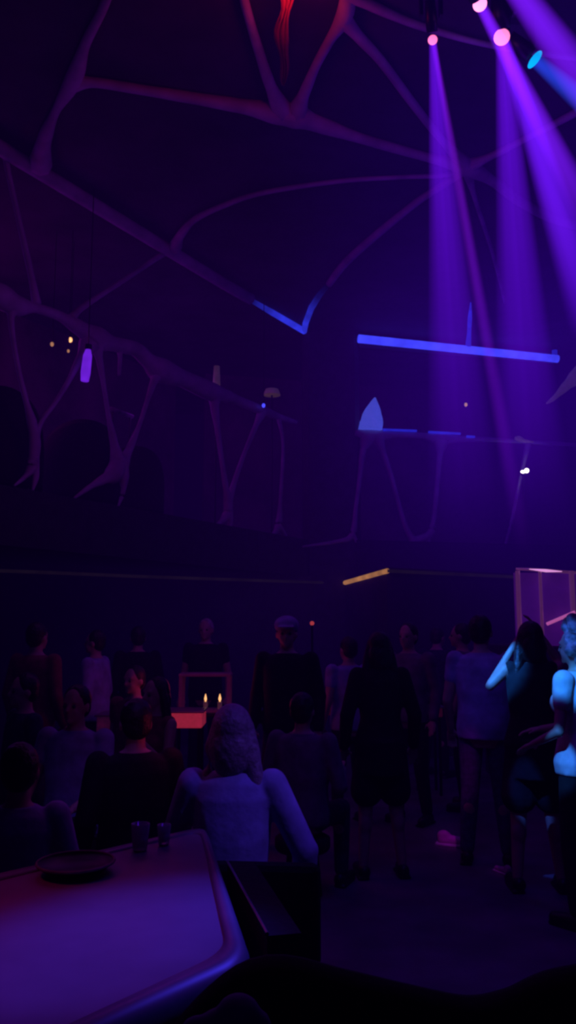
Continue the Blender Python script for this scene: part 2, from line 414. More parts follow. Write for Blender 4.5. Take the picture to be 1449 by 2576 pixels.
# lounge sofas behind the rail: pale bar back
def ledge(px0, py0, px1, py1, off, plane, th, m, name, label, cat):
    a, b = plane.hit(px0, py0, off), plane.hit(px1, py1, off)
    k = empty(name, (a.x, a.y, 3.1), 0, label, cat)
    bm = BM(); tube(bm, [a - k.location, b - k.location], th, 10, flat=.7); bobj('top_rail', bm, m, k, True)
    bm = BM()
    for t in (.1, .9):
        p = a.lerp(b, t) - k.location; tube(bm, [(p.x, p.y, 0), p], th*.35, 8)
    bobj('support', bm, M['black'], k)
ledge(278, 1028, 332, 1048, -1.5, PL, .045, M['cloth_grey'], 'bench_backrest', 'small pale bench back in the left lounge behind the dark figures', 'bench')
# curved beige swag at right edge of terrace
sw = [[(1490,900,40),(1449,948,38),(1425,970,24),(1395,1000,12),(1375,1015,5)]]
o = web_mesh('draped_swag', sw, lambda x, y: PR.hit(x, y, .3), M['shade_cream']); tag(o, 'beige curved swag hanging at the right edge above the terrace', 'drape')  # swag and ornament are no lamps; lampshade emission brightens them
o = web_mesh('leaf_shaped_ornament', [[(1296,1102,8),(1306,1104,15),(1320,1109,9),(1342,1112,4)]], lambda x, y: PR.hit(x, y, .12), M['shade_cream'])
tag(o, 'small pale tapering ornament on the terrace rail above the white spotlight', 'ornament')

# fabric strip added to stand in for the red glow on the ceiling
a = atZ(712, 40, ZC); kx = a
bm = BM(); n = 14
cols = []
for i in range(n+1):
    t = i/n
    p = atZ(728 - 10*t + 6*math.sin(t*9), -60 + 260*t, ZC - .14 - .06*math.sin(t*PI))
    wdt = (.035 + .03*math.sin(t*7+1)**2)*(1 - t**4*.8)
    row = []
    for j in range(9):
        s = j/8 - .5
        row.append(bm.verts.new(p + Vector((s*2*wdt - .03, 0, .03*math.cos(s*18 + t*3) - .02))))
    cols.append(row)
for x, y in zip(cols, cols[1:]):
    for j in range(8): bm.faces.new((x[j], x[j+1], y[j+1], y[j]))
o = bobj('red_glow_swag', bm, M['red_cloth'], None, True); tag(o, 'rippled red fabric standing in for the red glow on the ceiling at top centre', 'fabric')
md = o.modifiers.new('s', 'SOLIDIFY'); md.thickness = .015

# ------------------------------------------------------------------ moving-head spotlights, their beams painted as emissive cones
def volume_beam(S, E, r0, r1, col, strength, name, label, parent=None, p=1.0, fade=1.0, streak=0, cat='light beam', group=None):
    d = E - S; L = d.length; rot = d.to_track_quat('Z', 'Y')
    bm = BM()
    tube(bm, [Vector((0, 0, L*t)) for t in (0, .25, .5, .75, 1)], [r0 + (r1 - r0)*t for t in (0, .25, .5, .75, 1)], 28)
    o = bobj(name, bm, None, parent, True)
    o.location = S; o.rotation_mode = 'QUATERNION'; o.rotation_quaternion = rot
    m, nt, out = new_mat(name + '_haze')
    N = nt.nodes.new; K = nt.links.new
    def mth(op, a, b=None):
        n = N('ShaderNodeMath'); n.operation = op
        for i, v in enumerate((a, b)):
            if v is None: continue
            if isinstance(v, (int, float)): n.inputs[i].default_value = v
            else: K(v, n.inputs[i])
        return n.outputs[0]
    tc = N('ShaderNodeTexCoord'); sx = N('ShaderNodeSeparateXYZ'); K(tc.outputs['Object'], sx.inputs[0])
    x, y, z = sx.outputs
    r = mth('SQRT', mth('ADD', mth('MULTIPLY', x, x), mth('MULTIPLY', y, y)))
    R = mth('ADD', mth('MULTIPLY', z, (r1 - r0)/L), r0)
    rn = mth('DIVIDE', r, R)
    d_ = mth('MAXIMUM', mth('SUBTRACT', 1.0, mth('MULTIPLY', rn, rn)), 0.0)
    prof = mth('POWER', d_, p)
    fz = mth('POWER', mth('MAXIMUM', mth('SUBTRACT', 1.0, mth('DIVIDE', z, L)), 0.0), fade)
    s = mth('MULTIPLY', mth('MULTIPLY', prof, fz), strength)
    s = mth('DIVIDE', s, R)
    if streak:
        nz = N('ShaderNodeTexNoise'); nz.inputs['Scale'].default_value = 1
        mp = N('ShaderNodeCombineXYZ'); K(mth('MULTIPLY', mth('DIVIDE', x, R), 3.0), mp.inputs[0]); K(mth('MULTIPLY', mth('DIVIDE', y, R), 3.0), mp.inputs[1]); K(mth('MULTIPLY', z, .05), mp.inputs[2])
        K(mp.outputs[0], nz.inputs['Vector'])
        s = mth('MULTIPLY', s, mth('ADD', mth('MULTIPLY', mth('SUBTRACT', nz.outputs['Fac'], .5), streak*3), 1.0))
        s = mth('MAXIMUM', s, 0)
    e = N('ShaderNodeEmission'); e.inputs[0].default_value = (*col, 1); K(s, e.inputs[1]); K(e.outputs[0], out.inputs['Volume'])  # beam glow painted as volume emission, no lamp lights this haze
    try: m.cycles.volume_step_rate = .8
    except Exception: pass
    o.data.materials.append(m)
    if parent is None: tag(o, label, cat, group)
    return o
def spotlight(lens, aim, col, estr, r, label, wide=1.0, depth=.95):
    """moving head: base on the ceiling, yoke, barrel, lens"""
    d = (aim - lens).normalized()
    k = empty('stage_spotlight', (lens.x, lens.y, ZC), 0, label, 'spotlight', 'moving spotlights on the ceiling')
    c = lens - d*.14 - k.location
    bm = BM(); tube(bm, [c - d*.12, c + d*.02, c + d*.10], [r*1.0, r*1.25, r*1.15], 18); bobj('barrel', bm, M['black'], k, True)
    bm = BM(); lens = lens + d*.035; ball(bm, lens - k.location - d*.02, 1, u=20, v=12)
    for v in bm.verts:
        q_ = v.co - (lens - k.location - d*.02); al = q_.dot(d); v.co = (lens - k.location - d*.02) + (q_ - d*al)*r*wide + d*al*r*depth
    bobj('lens', bm, emat('lens_glow', col, estr), k, True)
    bm = BM(); sx_ = Vector((1, 0, 0)); zt = c.z + .0
    for s in (-1, 1):
        box(bm, c + sx_*s*(r*1.25 + .03) + Vector((0, 0, (-.08 - c.z)/2)), (.025, .06, max(.04, -.08 - c.z)))
    box(bm, (c.x, c.y, -.09), (2*r*1.25 + .085, .09, .03)); bobj('yoke', bm, M['black'], k)
    bm = BM(); box(bm, (c.x, c.y, -.035), (.26, .22, .07), bev=.01); bobj('base', bm, M['black'], k)
    return k
ZS = ZC - .42
s1 = atZ(1088, 95, ZS); s2 = atZ(1205, 6, ZS); s3 = atZ(1262, 88, ZS); s4 = atZ(1342, 147, ZS); s5 = atZ(1275, -60, ZS)
E1 = atY(1180, 1420, 9.0); E1s = atY(1322, 1400, 9.0)
E2 = atY(1520, 620, 7.5); E3 = atY(1350, 1350, 8.5); E3s = atY(1500, 830, 7.5)
E4 = atY(1620, 385, 6.5); E5 = atY(1560, 330, 6.5)
PINK = (1.0, .10, .55)
spotlight(s1, E1, (1.0, .16, .46), 1.6, .037, 'pink spotlight, leftmost and smallest of the three pink ones')
spotlight(s2, E2, (1.0, .25, .62), 2.2, .052, 'pink spotlight cut by the top edge, highest of the three pink ones')
spotlight(s3, E3, (1.0, .2, .5), 1.7, .062, 'pink spotlight, largest of the three pink ones, left of the cyan light')
spotlight(s4, E4, (.0, .42, 1.0), 1.1, .056, 'cyan oval spotlight, rightmost of the ceiling spotlights', wide=1.35, depth=.5)
VIO = (.165, .006, 1.0)
volume_beam(s1, E1, .030, .46, VIO, .40, 'light_beam', 'wide violet light beam falling from the leftmost pink spotlight', p=.5, fade=1.9, streak=.45)
volume_beam(s1, E1s, .028, .13, (.28, .01, 1.0), .30, 'light_beam', 'thin bright violet streak slanting right from the leftmost pink spotlight', p=1.6, fade=1.3)
volume_beam(s2, E2, .045, .17, (.20, .01, 1.0), .70, 'light_beam', 'violet light beam slanting down from the topmost pink spotlight', p=1, fade=.8, streak=.2)
volume_beam(s3, E3, .050, .42, VIO, .40, 'light_beam', 'wide violet light beam falling from the largest pink spotlight', p=.6, fade=1.5, streak=.4)
volume_beam(s3, E3s, .048, .25, (.16, .008, 1.0), .75, 'light_beam', 'broad bright violet beam slanting right from the largest pink spotlight', p=1, fade=.6, streak=.2)
volume_beam(s4, E4, .056, .16, (.02, .07, 1.0), .42, 'light_beam', 'blue light beam running right from the cyan spotlight', p=.8, fade=.5)
volume_beam(s5, E5, .09, .22, (.20, .01, 1.0), .55, 'light_beam', 'violet light beam crossing the top right corner', p=.9, fade=.5, streak=.2)

# ------------------------------------------------------------------ ambient haze filling the hall, its lit glow painted as volume emission
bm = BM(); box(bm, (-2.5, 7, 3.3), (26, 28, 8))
hz = bobj('haze', bm, None); tag(hz, 'thin self-glowing violet-blue haze hanging through the whole hall', 'haze', kind='stuff')
m, nt, out = new_mat('hall_haze_glow'); N = nt.nodes.new; K = nt.links.new
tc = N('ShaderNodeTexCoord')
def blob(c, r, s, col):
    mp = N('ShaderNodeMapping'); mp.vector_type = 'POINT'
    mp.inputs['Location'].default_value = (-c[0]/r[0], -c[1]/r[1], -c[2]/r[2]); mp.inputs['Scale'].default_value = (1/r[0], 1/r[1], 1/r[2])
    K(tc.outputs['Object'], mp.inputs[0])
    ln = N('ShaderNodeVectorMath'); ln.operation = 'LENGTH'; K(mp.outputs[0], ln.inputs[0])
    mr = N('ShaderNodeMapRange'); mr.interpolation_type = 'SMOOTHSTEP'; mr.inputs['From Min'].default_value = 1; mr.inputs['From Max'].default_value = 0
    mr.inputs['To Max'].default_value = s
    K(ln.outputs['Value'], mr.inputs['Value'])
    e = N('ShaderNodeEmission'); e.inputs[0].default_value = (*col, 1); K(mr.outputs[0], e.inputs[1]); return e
ems = [blob((3.4, 9.5, 5.2), (4.2, 7, 5.0), .017, (.10, .002, 1)),  # brighter glow painted into the haze by position
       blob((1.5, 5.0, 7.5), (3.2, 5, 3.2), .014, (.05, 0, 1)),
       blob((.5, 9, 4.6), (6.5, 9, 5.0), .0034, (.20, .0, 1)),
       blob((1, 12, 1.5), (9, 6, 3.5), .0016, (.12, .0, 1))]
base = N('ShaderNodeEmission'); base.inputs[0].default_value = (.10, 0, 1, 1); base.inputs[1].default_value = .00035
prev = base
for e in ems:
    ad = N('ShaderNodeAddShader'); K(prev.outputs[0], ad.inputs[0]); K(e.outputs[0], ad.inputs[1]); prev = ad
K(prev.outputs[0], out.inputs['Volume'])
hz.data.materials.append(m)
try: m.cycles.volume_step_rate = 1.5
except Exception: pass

# ------------------------------------------------------------------ people
SCR = bpy.data.scenes.new('scratch')
def remesh(bm, vox, smooth=4):
    me = bpy.data.meshes.new('tmp'); bmesh.ops.recalc_face_normals(bm, faces=bm.faces); bm.to_mesh(me); bm.free()
    o = bpy.data.objects.new('tmp', me); SCR.collection.objects.link(o)
    md = o.modifiers.new('r', 'REMESH'); md.mode = 'VOXEL'; md.voxel_size = vox; md.use_smooth_shade = True
    sm = o.modifiers.new('s', 'SMOOTH'); sm.iterations = smooth; sm.factor = .5
    with bpy.context.temp_override(scene=SCR, view_layer=SCR.view_layers[0]):
        dg = bpy.context.evaluated_depsgraph_get(); dg.update()
    res = bpy.data.meshes.new_from_object(o.evaluated_get(dg))
    bpy.data.objects.remove(o); bpy.data.meshes.remove(me)
    return res
def rotX(v, c, a):
    v = Vector(v) - c; return Vector((v.x, v.y*math.cos(a) - v.z*math.sin(a), v.y*math.sin(a) + v.z*math.cos(a))) + c
def hand(bm, w, d, side, curl=.4, palm_n=None):
    """palm and five fingers from the wrist w along d"""
    d = d.normalized(); x, y = frame_of(d)
    n = palm_n or y; n = (n - d*n.dot(d)).normalized(); s = d.cross(n)*side
    R = Matrix((s, d, n)).transposed()
    ball(bm, w + d*.045, (.038, .052, .017), R, 12, 8)
    for i, (o_, L) in enumerate(((-.028, .066), (-.009, .076), (.010, .072), (.028, .056))):
        a = w + d*.082 + s*o_; b = a + (d + s*o_*3).normalized()*L*.5 + n*(-curl*.012); c = b + (d*(1 - curl) + s*o_*2 - n*curl).normalized()*L*.5
        capsule(bm, a - d*.02, b, .0095, .0088, 8); capsule(bm, b, c, .0088, .0075, 8)
    a = w + d*.02 - s*.026; b = a + (d*.6 - s*.8).normalized()*.042 - n*.006; c = b + (d*.95 - s*.25).normalized()*.032 - n*.006
    capsule(bm, a, b, .013, .0115, 8); capsule(bm, b, c, .011, .009, 8)
def loft(bm, rings, n=24):
    out = []
    for c, rx, ry in rings:
        out.append([bm.verts.new(c + Vector((rx*math.copysign(abs(math.cos(a))**.85, math.cos(a)), ry*math.sin(a), 0))) for a in [2*PI*j/n for j in range(n)]])
    for x, y in zip(out, out[1:]):
        for j in range(n): bm.faces.new((x[j], x[(j+1) % n], y[(j+1) % n], y[j]))
    bm.faces.new(list(reversed(out[0]))); bm.faces.new(out[-1])
def person(label, loc, rz=0, sit=False, lean=0, turn=0, nod=0, scale=1.0, female=False, armL=None, armR=None, stance=.1,
           skin='skin', top='cloth_black', bottom='cloth_black', hair='hair', hairlen='short', sleeve='short', shoe='shoe', vox=.014, group='people in the hall', dress=False, seat=.5, cap=None, knees=None, sleeves_long=False):
    k = empty('person', loc, rz, label, 'person', group); k.scale = (scale,)*3
    dz = -(.95 - seat - .09) if sit else 0
    pel = Vector((0, 0, .95 + dz))
    def U(v): return rotX(Vector(v) + Vector((0, 0, dz)), pel, -lean)
    sw_ = .165 if female else .19
    waist, chest, neck, headc = U((0, 0, 1.1)), U((0, 0, 1.29)), U((0, -.005, 1.46)), U((0, .015, 1.605))
    sh = {s: U((s*sw_, 0, 1.41)) for s in (-1, 1)}
    arms = {}
    for s, a in ((-1, armL), (1, armR)):
        if a is None: e, w = (s*.25, -.03, 1.13), (s*.26, .07, .89)
        else: e, w = a
        arms[s] = (U(e), U(w))
    hip = {s: Vector((s*.09, 0, .90 + dz)) for s in (-1, 1)}
    kn, an = {}, {}
    for s in (-1, 1):
        if sit: kn[s] = Vector((s*.13, .43, seat + .03)); an[s] = Vector((s*.13, .42, .09))
        else: kn[s] = Vector((s*(.09 + stance*.2), .03, .49)); an[s] = Vector((s*(.09 + stance*.5), -.01, .09))
    RH = Matrix.Rotation(turn, 3, 'Z') @ Matrix.Rotation(-nod - lean*.6, 3, 'X')
    hp = lambda v: headc + RH @ Vector(v)
    # --- body: one continuous surface
    bm = BM()
    ball(bm, hp((0, -.005, .02)), (.075, .092, .10), RH); ball(bm, hp((0, .03, -.045)), (.056, .058, .062), RH)   # skull, jaw
    ball(bm, hp((0, .078, -.085)), (.022, .018, .018), RH)                       # chin
    capsule(bm, hp((0, .082, .018)), hp((0, .106, -.022)), .010, .014, 8)          # nose
    for s in (-1, 1):
        ball(bm, hp((s*.03, .078, .028)), (.022, .012, .009), RH, 10, 6)        # brow
        ball(bm, hp((s*.079, -.008, -.01)), (.010, .020, .032), RH, 10, 6)       # ear
        ball(bm, hp((s*.032, .072, -.03)), (.02, .014, .018), RH, 10, 6)        # cheek
    ball(bm, hp((0, .088, -.052)), (.022, .010, .008), RH, 10, 6)               # lips
    capsule(bm, neck + Vector((0, 0, -.05)), hp((0, -.01, -.05)), .058, .052)
    if female: prof = [(.80, .12, .095), (.86, .165, .115), (.93, .172, .122), (1.02, .145, .105), (1.10, .122, .092), (1.19, .132, .098), (1.28, .150, .105), (1.36, .160, .098), (1.42, .135, .078), (1.47, .06, .055)]
    else: prof = [(.80, .12, .095), (.86, .158, .112), (.93, .165, .118), (1.02, .155, .110), (1.10, .150, .105), (1.19, .160, .110), (1.28, .178, .115), (1.36, .190, .105), (1.42, .165, .085), (1.47, .065, .06)]
    loft(bm, [(U((0, 0, z)), a_, b_) for z, a_, b_ in prof])
    if female:
        for s in (-1, 1): ball(bm, U((s*.07, .085, 1.27)), (.06, .05, .058))
    for s in (-1, 1):
        e, w = arms[s]
        capsule(bm, sh[s], e, .052 if not female else .043, .038 if not female else .032)
        capsule(bm, e, w, .039 if not female else .033, .026 if not female else .022)
        hand(bm, w, w - e, s)
        capsule(bm, hip[s], kn[s], .083, .056); capsule(bm, kn[s], an[s], .056, .036)
        ball(bm, kn[s].lerp(an[s], .3) + Vector((0, -.015, 0)), (.052, .052, .09))
        capsule(bm, an[s] + Vector((0, -.03, -.045)), an[s] + Vector((s*.02, .13, -.058)), .036, .028)
    b = link('body', remesh(bm, vox, 3), M[skin], k)
    # --- top
    bm = BM(); g = .014
    lo = 0.012 if female else .016
    loft(bm, [(U((0, 0, z if i < 9 else 1.462)), (a_ + g + (lo if 0 < i < 6 else 0)) if i < 9 else .082, (b_ + g + (lo if 0 < i < 6 else 0)) if i < 9 else .068) for i, (z, a_, b_) in enumerate(prof) if i > 0 or dress])
    if female:
        for s in (-1, 1): ball(bm, U((s*.07, .085, 1.27)), (.06 + g, .05 + g, .058 + g))
    for s in (-1, 1):
        e, w = arms[s]; t = 1.0 if sleeve == 'long' else .45
        if sleeve != 'none':
            capsule(bm, sh[s], sh[s].lerp(e, t), .052 + g, .046 + g*.6 if sleeve != 'long' else .04 + g)
            if sleeve == 'long': capsule(bm, e, e.lerp(w, .92), .04 + g, .030 + g)
            # folds round the elbow
            if sleeve == 'long': ball(bm, e, (.058, .05, .05))
        else: ball(bm, sh[s] + Vector((-s*.03, 0, .01)), (.045, .06, .05))
    if dress:
        for s in (-1, 1): capsule(bm, hip[s], hip[s].lerp(kn[s], .75), .10, .10 if sit else .12)
        if not sit: tube(bm, [pel + Vector((0, 0, .02)), Vector((0, .01, .72))], [.17, .185], 20)
    link('dress' if dress else 'shirt', remesh(bm, vox, 3), M[top], k)
    if not dress:
        bm = BM(); ball(bm, pel + Vector((0, 0, -.005)), (.166, .122, .125))
        for s in (-1, 1):
            capsule(bm, hip[s], kn[s], .095, .066); capsule(bm, kn[s], an[s] + Vector((0, 0, .02)), .067, .052)
        link('trousers', remesh(bm, vox, 3), M[bottom], k)
    for s in (-1, 1):
        bm = BM(); capsule(bm, an[s] + Vector((0, -.03, -.042)), an[s] + Vector((s*.02, .14, -.05)), .047, .038); box(bm, an[s] + Vector((s*.01, .05, -.08)), (.085, .25, .02), bev=.008)
        link('shoe', remesh(bm, .01, 2), M[shoe], k)
    # --- hair
    if hair:
        bm = BM()
        ball(bm, hp((0, -.022, .035)), (.086, .092, .098), RH)
        if hairlen == 'long':
            ball(bm, hp((0, -.055, -.05)), (.088, .062, .12), RH)
            for s in (-1, 0, 1):
                pass
            if s == 0: loft(bm, [(p_, a_*1.12, b_*1.1) for p_, a_, b_ in [(chest + Vector((.01, -.150, -.26)), .05, .02), (chest + Vector((.005, -.152, -.20)), .085, .035), (chest + Vector((0, -.152, -.08)), .105, .045), (chest + Vector((0, -.145, .05)), .112, .05), (chest + Vector((0, -.125, .14)), .108, .055), (hp((0, -.07, -.10)), .100, .065), (hp((0, -.05, -.02)), .095, .075), (hp((0, -.04, .05)), .080, .066)]])
            for s in (-1, 1):
                tube(bm, [hp((s*.06, -.01, .05)), hp((s*.088, -.02, -.06)), hp((s*.105, -.03, -.17)), chest + Vector((s*.12, -.07, .02))], [.03, .033, .036, .01], 10)
        elif hairlen == 'bun': ball(bm, hp((0, -.09, .09)), .045)
        elif hairlen == 'big':
            random.seed(5)
            for i in range(46):
                a, h_ = random.uniform(0, 2*PI), random.uniform(-.12, .13)
                r = .085*math.sqrt(max(.1, 1 - (h_/.15)**2)); q_ = hp((r*math.cos(a), -.03 + r*math.sin(a), .04 + h_))
                if math.sin(a) > .5 and h_ < .05: continue
                ball(bm, q_, random.uniform(.028, .045), u=10, v=8)
        else: ball(bm, hp((0, -.045, -.01)), (.078, .062, .075), RH)
        link('hair', remesh(bm, .009, 2), M[hair], k)
    if cap:
        bm = BM(); ball(bm, hp((0, -.01, .07)), (.098, .105, .075), RH); box(bm, hp((0, .12, .055)), (.13, .10, .012), RH, bev=.005)
        link('cap', remesh(bm, .01, 2), M[cap], k)
    for s in (-1, 1):
        bm = BM(); ball(bm, hp((s*.031, .079, .004)), .0115, u=10, v=8); bobj('eye', bm, M['eye'], k, True)
    return k
def gnd(px, Y): return Vector(((px - W/2)/F*Y/ (CP + SP*0.0)*1.0, Y, 0))
def gx(px, Y, py=1700):
    d = ray(px, py); return Vector((d.x*Y/d.y, Y, 0))

# seated woman with long hair, back to us
WY = 3.58
person('long-haired woman in a pale blue top seated with her back turned behind the glossy table', gx(585, WY, 1950), -.08, sit=True, female=True, turn=-.15, scale=1.02,
       top='cloth_blue', hair='hair_brown', hairlen='long', sleeve='long', seat=.47, vox=.010, armR=((.30, -.02, 1.16), (.30, .06, .98)), armL=((-.27, .08, 1.14), (-.20, .28, 1.12)), bottom='denim')
person('man in a loose blue shirt standing beside the dancer with the lit arm', gx(1213, 6.2), -.25, turn=-.2, scale=1.03, top='cloth_blue', bottom='denim', sleeve='short', vox=.010, armR=((.24, .12, 1.14), (.16, .30, 1.2)), armL=((-.25, 0, 1.12), (-.24, .12, .9)))
person('dark-haired dancer in black, back turned, one raised forearm lit bright blue', gx(1336, 5.6), -.05, scale=1.0, female=True, top='cloth_black', dress=True, sleeve='none', hairlen='long', turn=.3, vox=.010,
       armL=((-.27, .02, 1.30), (-.075, .05, 1.60)), armR=((.22, .10, 1.44), (.09, .12, 1.66)), hair='hair', skin='skin')
person('person with big pale curly hair and blue-lit shoulder cut by the right edge', gx(1455, 5.0), .7, scale=.98, female=True, top='cloth_white', bottom='cloth_black', sleeve='short', hair='hair_pale', hairlen='big', vox=.010,
       armL=((-.24, .0, 1.12), (-.18, .22, 1.02)), armR=((.25, .05, 1.14), (.10, .34, 1.08)))
# middle of the hall
person('person in a pale cap and black jacket standing in the middle of the hall', gx(722, 6.6), 2.9, scale=1.02, top='cloth_black', bottom='cloth_navy', sleeve='long', cap='cloth_blue', turn=.2, stance=.25)
person('seated person bending an arm in a blue sleeve to the right of the long-haired woman', gx(760, 5.4), -.4, scale=.93, sit=True, seat=.5, top='cloth_grey', bottom='cloth_navy', sleeve='long', armL=((-.27, .0, 1.12), (-.12, .22, 1.02)), armR=((.27, .0, 1.12), (.2, .22, 1.2)))
person('tall dark figure with long black hair standing in the centre of the crowd', gx(955, 5.9), .1, scale=.96, female=True, top='cloth_black', dress=True, hair='hair', hairlen='long', sleeve='long')
person('person in a blue top half hidden left of the tall dark figure', gx(878, 7.4), .5, scale=.93, top='cloth_blue', bottom='cloth_black', sleeve='short', stance=.12)
person('person in grey standing right of the tall dark figure', gx(1030, 7.5), 2.5, scale=1.0, top='cloth_grey', bottom='cloth_black', sleeve='long')
person('person in a dark top leaning forward beside the grey-clad one', gx(1090, 9.7), -.8, scale=.98, top='cloth_navy', bottom='cloth_black', sleeve='long', lean=.15)
person('person in grey and black standing behind the man in the blue shirt', gx(1165, 8.0), 1.2, scale=1.0, top='cloth_grey', bottom='cloth_black')
person('person with light blue lit head far back in the crowd', gx(517, 9.4), 3.0, scale=1.03, top='cloth_black', bottom='cloth_black', hair='hair_pale')
# left of the hall
person('person in a reddish top standing at the far left', gx(88, 7.0), -.4, scale=1.0, top='cloth_red', bottom='cloth_navy', sleeve='long', hair='hair')
person('slim person in blue standing second from the left', gx(240, 7.9), 1.4, scale=.96, top='cloth_blue', bottom='cloth_black', sleeve='long')
person('dark figure standing behind the reddish tables', gx(345, 8.9), .3, scale=.98, top='cloth_black', bottom='cloth_black', sleeve='long')
person('person in burgundy seated by the small red-lit table', gx(340, 7.0), 2.6, sit=True, scale=1.0, top='cloth_red', bottom='cloth_black', seat=.5)
person('seated person in a pale blue shirt facing us across the table', gx(196, 5.1), 2.9, sit=True, scale=.98, top='cloth_blue', bottom='cloth_black', sleeve='short', vox=.010, armL=((-.25, .08, 1.14), (-.16, .3, 1.06)), armR=((.25, .08, 1.14), (.16, .3, 1.06)))
person('seated person in black, back turned, between the blue shirt and the long-haired woman', gx(345, 4.3), .35, sit=True, scale=.97, top='cloth_black', bottom='cloth_black', sleeve='long', vox=.010)
person('seated person with bent bare arms under the red light', gx(396, 5.9), 2.4, sit=True, scale=.98, female=True, top='cloth_red', bottom='cloth_black', sleeve='none', hairlen='long', vox=.010, armL=((-.24, .1, 1.14), (-.06, .2, 1.32)), armR=((.25, .08, 1.12), (.12, .28, 1.05)))
person('dark-clothed person seated at the left edge of the picture', gx(66, 5.9), 2.2, sit=True, scale=1.0, top='cloth_navy', bottom='cloth_black', sleeve='long')
person('person in a blue-lit top seated nearest at the lower left edge', gx(48, 3.4, 1950), .25, sit=True, scale=.9, top='cloth_blue', bottom='cloth_black', sleeve='long', female=True, hair='hair', vox=.010)
# simple stools carrying the seated guests of the hall
def stool(loc, h, lab, group):
    k = empty('low_stool', loc, 0, lab, 'stool', group)
    bm = BM(); lathe(bm, [(.16, h - .09), (.175, h - .07), (.175, h - .015), (.15, h)]); bobj('seat', bm, M['blackfab'], k, True)
    for s in range(4):
        bm = BM(); tube(bm, [(.11*math.cos(s*PI/2 + .7), .11*math.sin(s*PI/2 + .7), h - .08), (.15*math.cos(s*PI/2 + .7), .15*math.sin(s*PI/2 + .7), 0)], .013, 8); bobj('leg', bm, M['black'], k)
for px, Y, sc, seat, lab in ((760, 5.4, .93, .5, 'the seated person with the bent blue sleeve'), (340, 7.0, 1.0, .5, 'the seated person in burgundy'), (196, 5.1, .98, .5, 'the seated person in the pale blue shirt'),
                        (345, 4.3, .97, .5, 'the seated person in black'), (396, 5.9, .98, .5, 'the seated person with bent bare arms'), (66, 5.9, 1, .5, 'the seated person in navy'), (48, 3.4, .9, .5, 'the blue-lit person nearest the left edge')):
    stool(gx(px, Y), (seat - .075)*sc, 'black stool under ' + lab, 'stools in the hall')
# dark rounded tub armchairs on the balcony, behind its railing
def tub_chair(loc, rz, w, h, lab):
    k = empty('tub_armchair', loc, rz, lab, 'armchair', 'tub armchairs on the left balcony')
    bm = BM(); n, mrow = 30, 12; outer, inner = [], []
    for sgn, off_, store in ((1, 0, outer), (-1, .09, inner)):
        for i in range(mrow + 1):
            t = i/mrow; row = []
            for j in range(n + 1):
                a = -PI*1.12 + PI*1.24*j/n          # wraps round the rear
                q_ = abs(j/n - .5)*2
                top = (.62 + (h - .62)*(1 - q_**2.2))
                z = .12 + (top - .12)*t - (.015 if off_ else 0)
                bulge = 1 - .30*max(0, (z - .5)/(h - .5))**2
                r = (w/2 - off_)*bulge
                row.append(bm.verts.new((r*math.cos(a), r*math.sin(a)*.92, z)))
            store.append(row)
    for g_ in (outer, inner):
        for x, y in zip(g_, g_[1:]):
            for j in range(n): bm.faces.new((x[j], x[j+1], y[j+1], y[j]))
    for j in range(n):
        bm.faces.new((outer[-1][j], outer[-1][j+1], inner[-1][j+1], inner[-1][j])); bm.faces.new((outer[0][j], outer[0][j+1], inner[0][j+1], inner[0][j]))
    for e_ in (0, n):
        for i in range(mrow): bm.faces.new((outer[i][e_], outer[i+1][e_], inner[i+1][e_], inner[i][e_]))
    bobj('backrest', bm, M['blackfab'], k, True)
    bm = BM(); lathe(bm, [(w*.34, .14), (w*.36, .18), (w*.37, .38), (w*.33, .44), (.01, .45)], n=26); bobj('seat', bm, M['blackfab'], k, True)
    for i in range(4):
        a = PI/4 + i*PI/2; bm = BM(); tube(bm, [(w*.3*math.cos(a), w*.3*math.sin(a), .16), (w*.34*math.cos(a), w*.34*math.sin(a), 0)], [.022, .014], 8); bobj('leg', bm, M['black'], k)
for px, w_, h_, lab in ((-8, 1.0, 1.22, 'dark rounded tub armchair at the left edge of the balcony'), (205, 1.05, 1.12, 'largest dark rounded tub armchair on the balcony, below the violet tube'), (335, .85, .98, 'smaller dark tub armchair on the balcony beside the pale bench')):
    p = PL.hit(px, 1200, -.72); tub_chair((p.x, p.y, 3.1), .35, w_, h_, lab)
# ------------------------------------------------------------------ foreground furniture
TZ = .90
c_fr = atZ(520, 2078, TZ); c_nr = atZ(640, 2418, TZ); c_fl = atZ(-120, 2222, TZ); c_nl = atZ(-120, 2760, TZ)
tc_ = (c_fr + c_nr + c_fl + c_nl)/4
tab = empty('lounge_table', (tc_.x, tc_.y, 0), 0, 'large glossy table lit blue and violet in the lower left foreground', 'table')
def roundpoly(pts, r, seg=6):
    out = []
    n = len(pts)
    for i in range(n):
        p, a, b = pts[i], pts[i-1], pts[(i+1) % n]
        da = (a - p).normalized(); db = (b - p).normalized()
        for k_ in range(seg+1):
            t = k_/seg; A = p + da*r; B = p + db*r
            out.append(A*(1-t)**2 + p*2*t*(1-t) + B*t*t)
    return out
corners = [Vector((c.x - tc_.x, c.y - tc_.y)) for c in (c_fl, c_fr, c_nr, c_nl)]
ctr = sum(corners, Vector((0, 0)))/4
outer = roundpoly(corners, .10); inner = roundpoly([c + (ctr - c).normalized()*.09 for c in corners], .10)
bm = BM(); prism(bm, inner, TZ - .04, TZ); bobj('tabletop', bm, M['glosstable'], tab)
bm = BM()
n = len(outer)
ro = [[bm.verts.new((p.x, p.y, z)) for p in pp] for pp, z in ((inner, TZ - .06), (inner, TZ + .004), ([a.lerp(b, .6) for a, b in zip(inner, outer)], TZ + .008), (outer, TZ - .02), (outer, TZ - .11), (inner, TZ - .11))]
for x, y in zip(ro, ro[1:]):
    for j in range(n): bm.faces.new((x[j], x[(j+1) % n], y[(j+1) % n], y[j]))
bobj('table_rim', bm, M['tablerim'], tab, True)
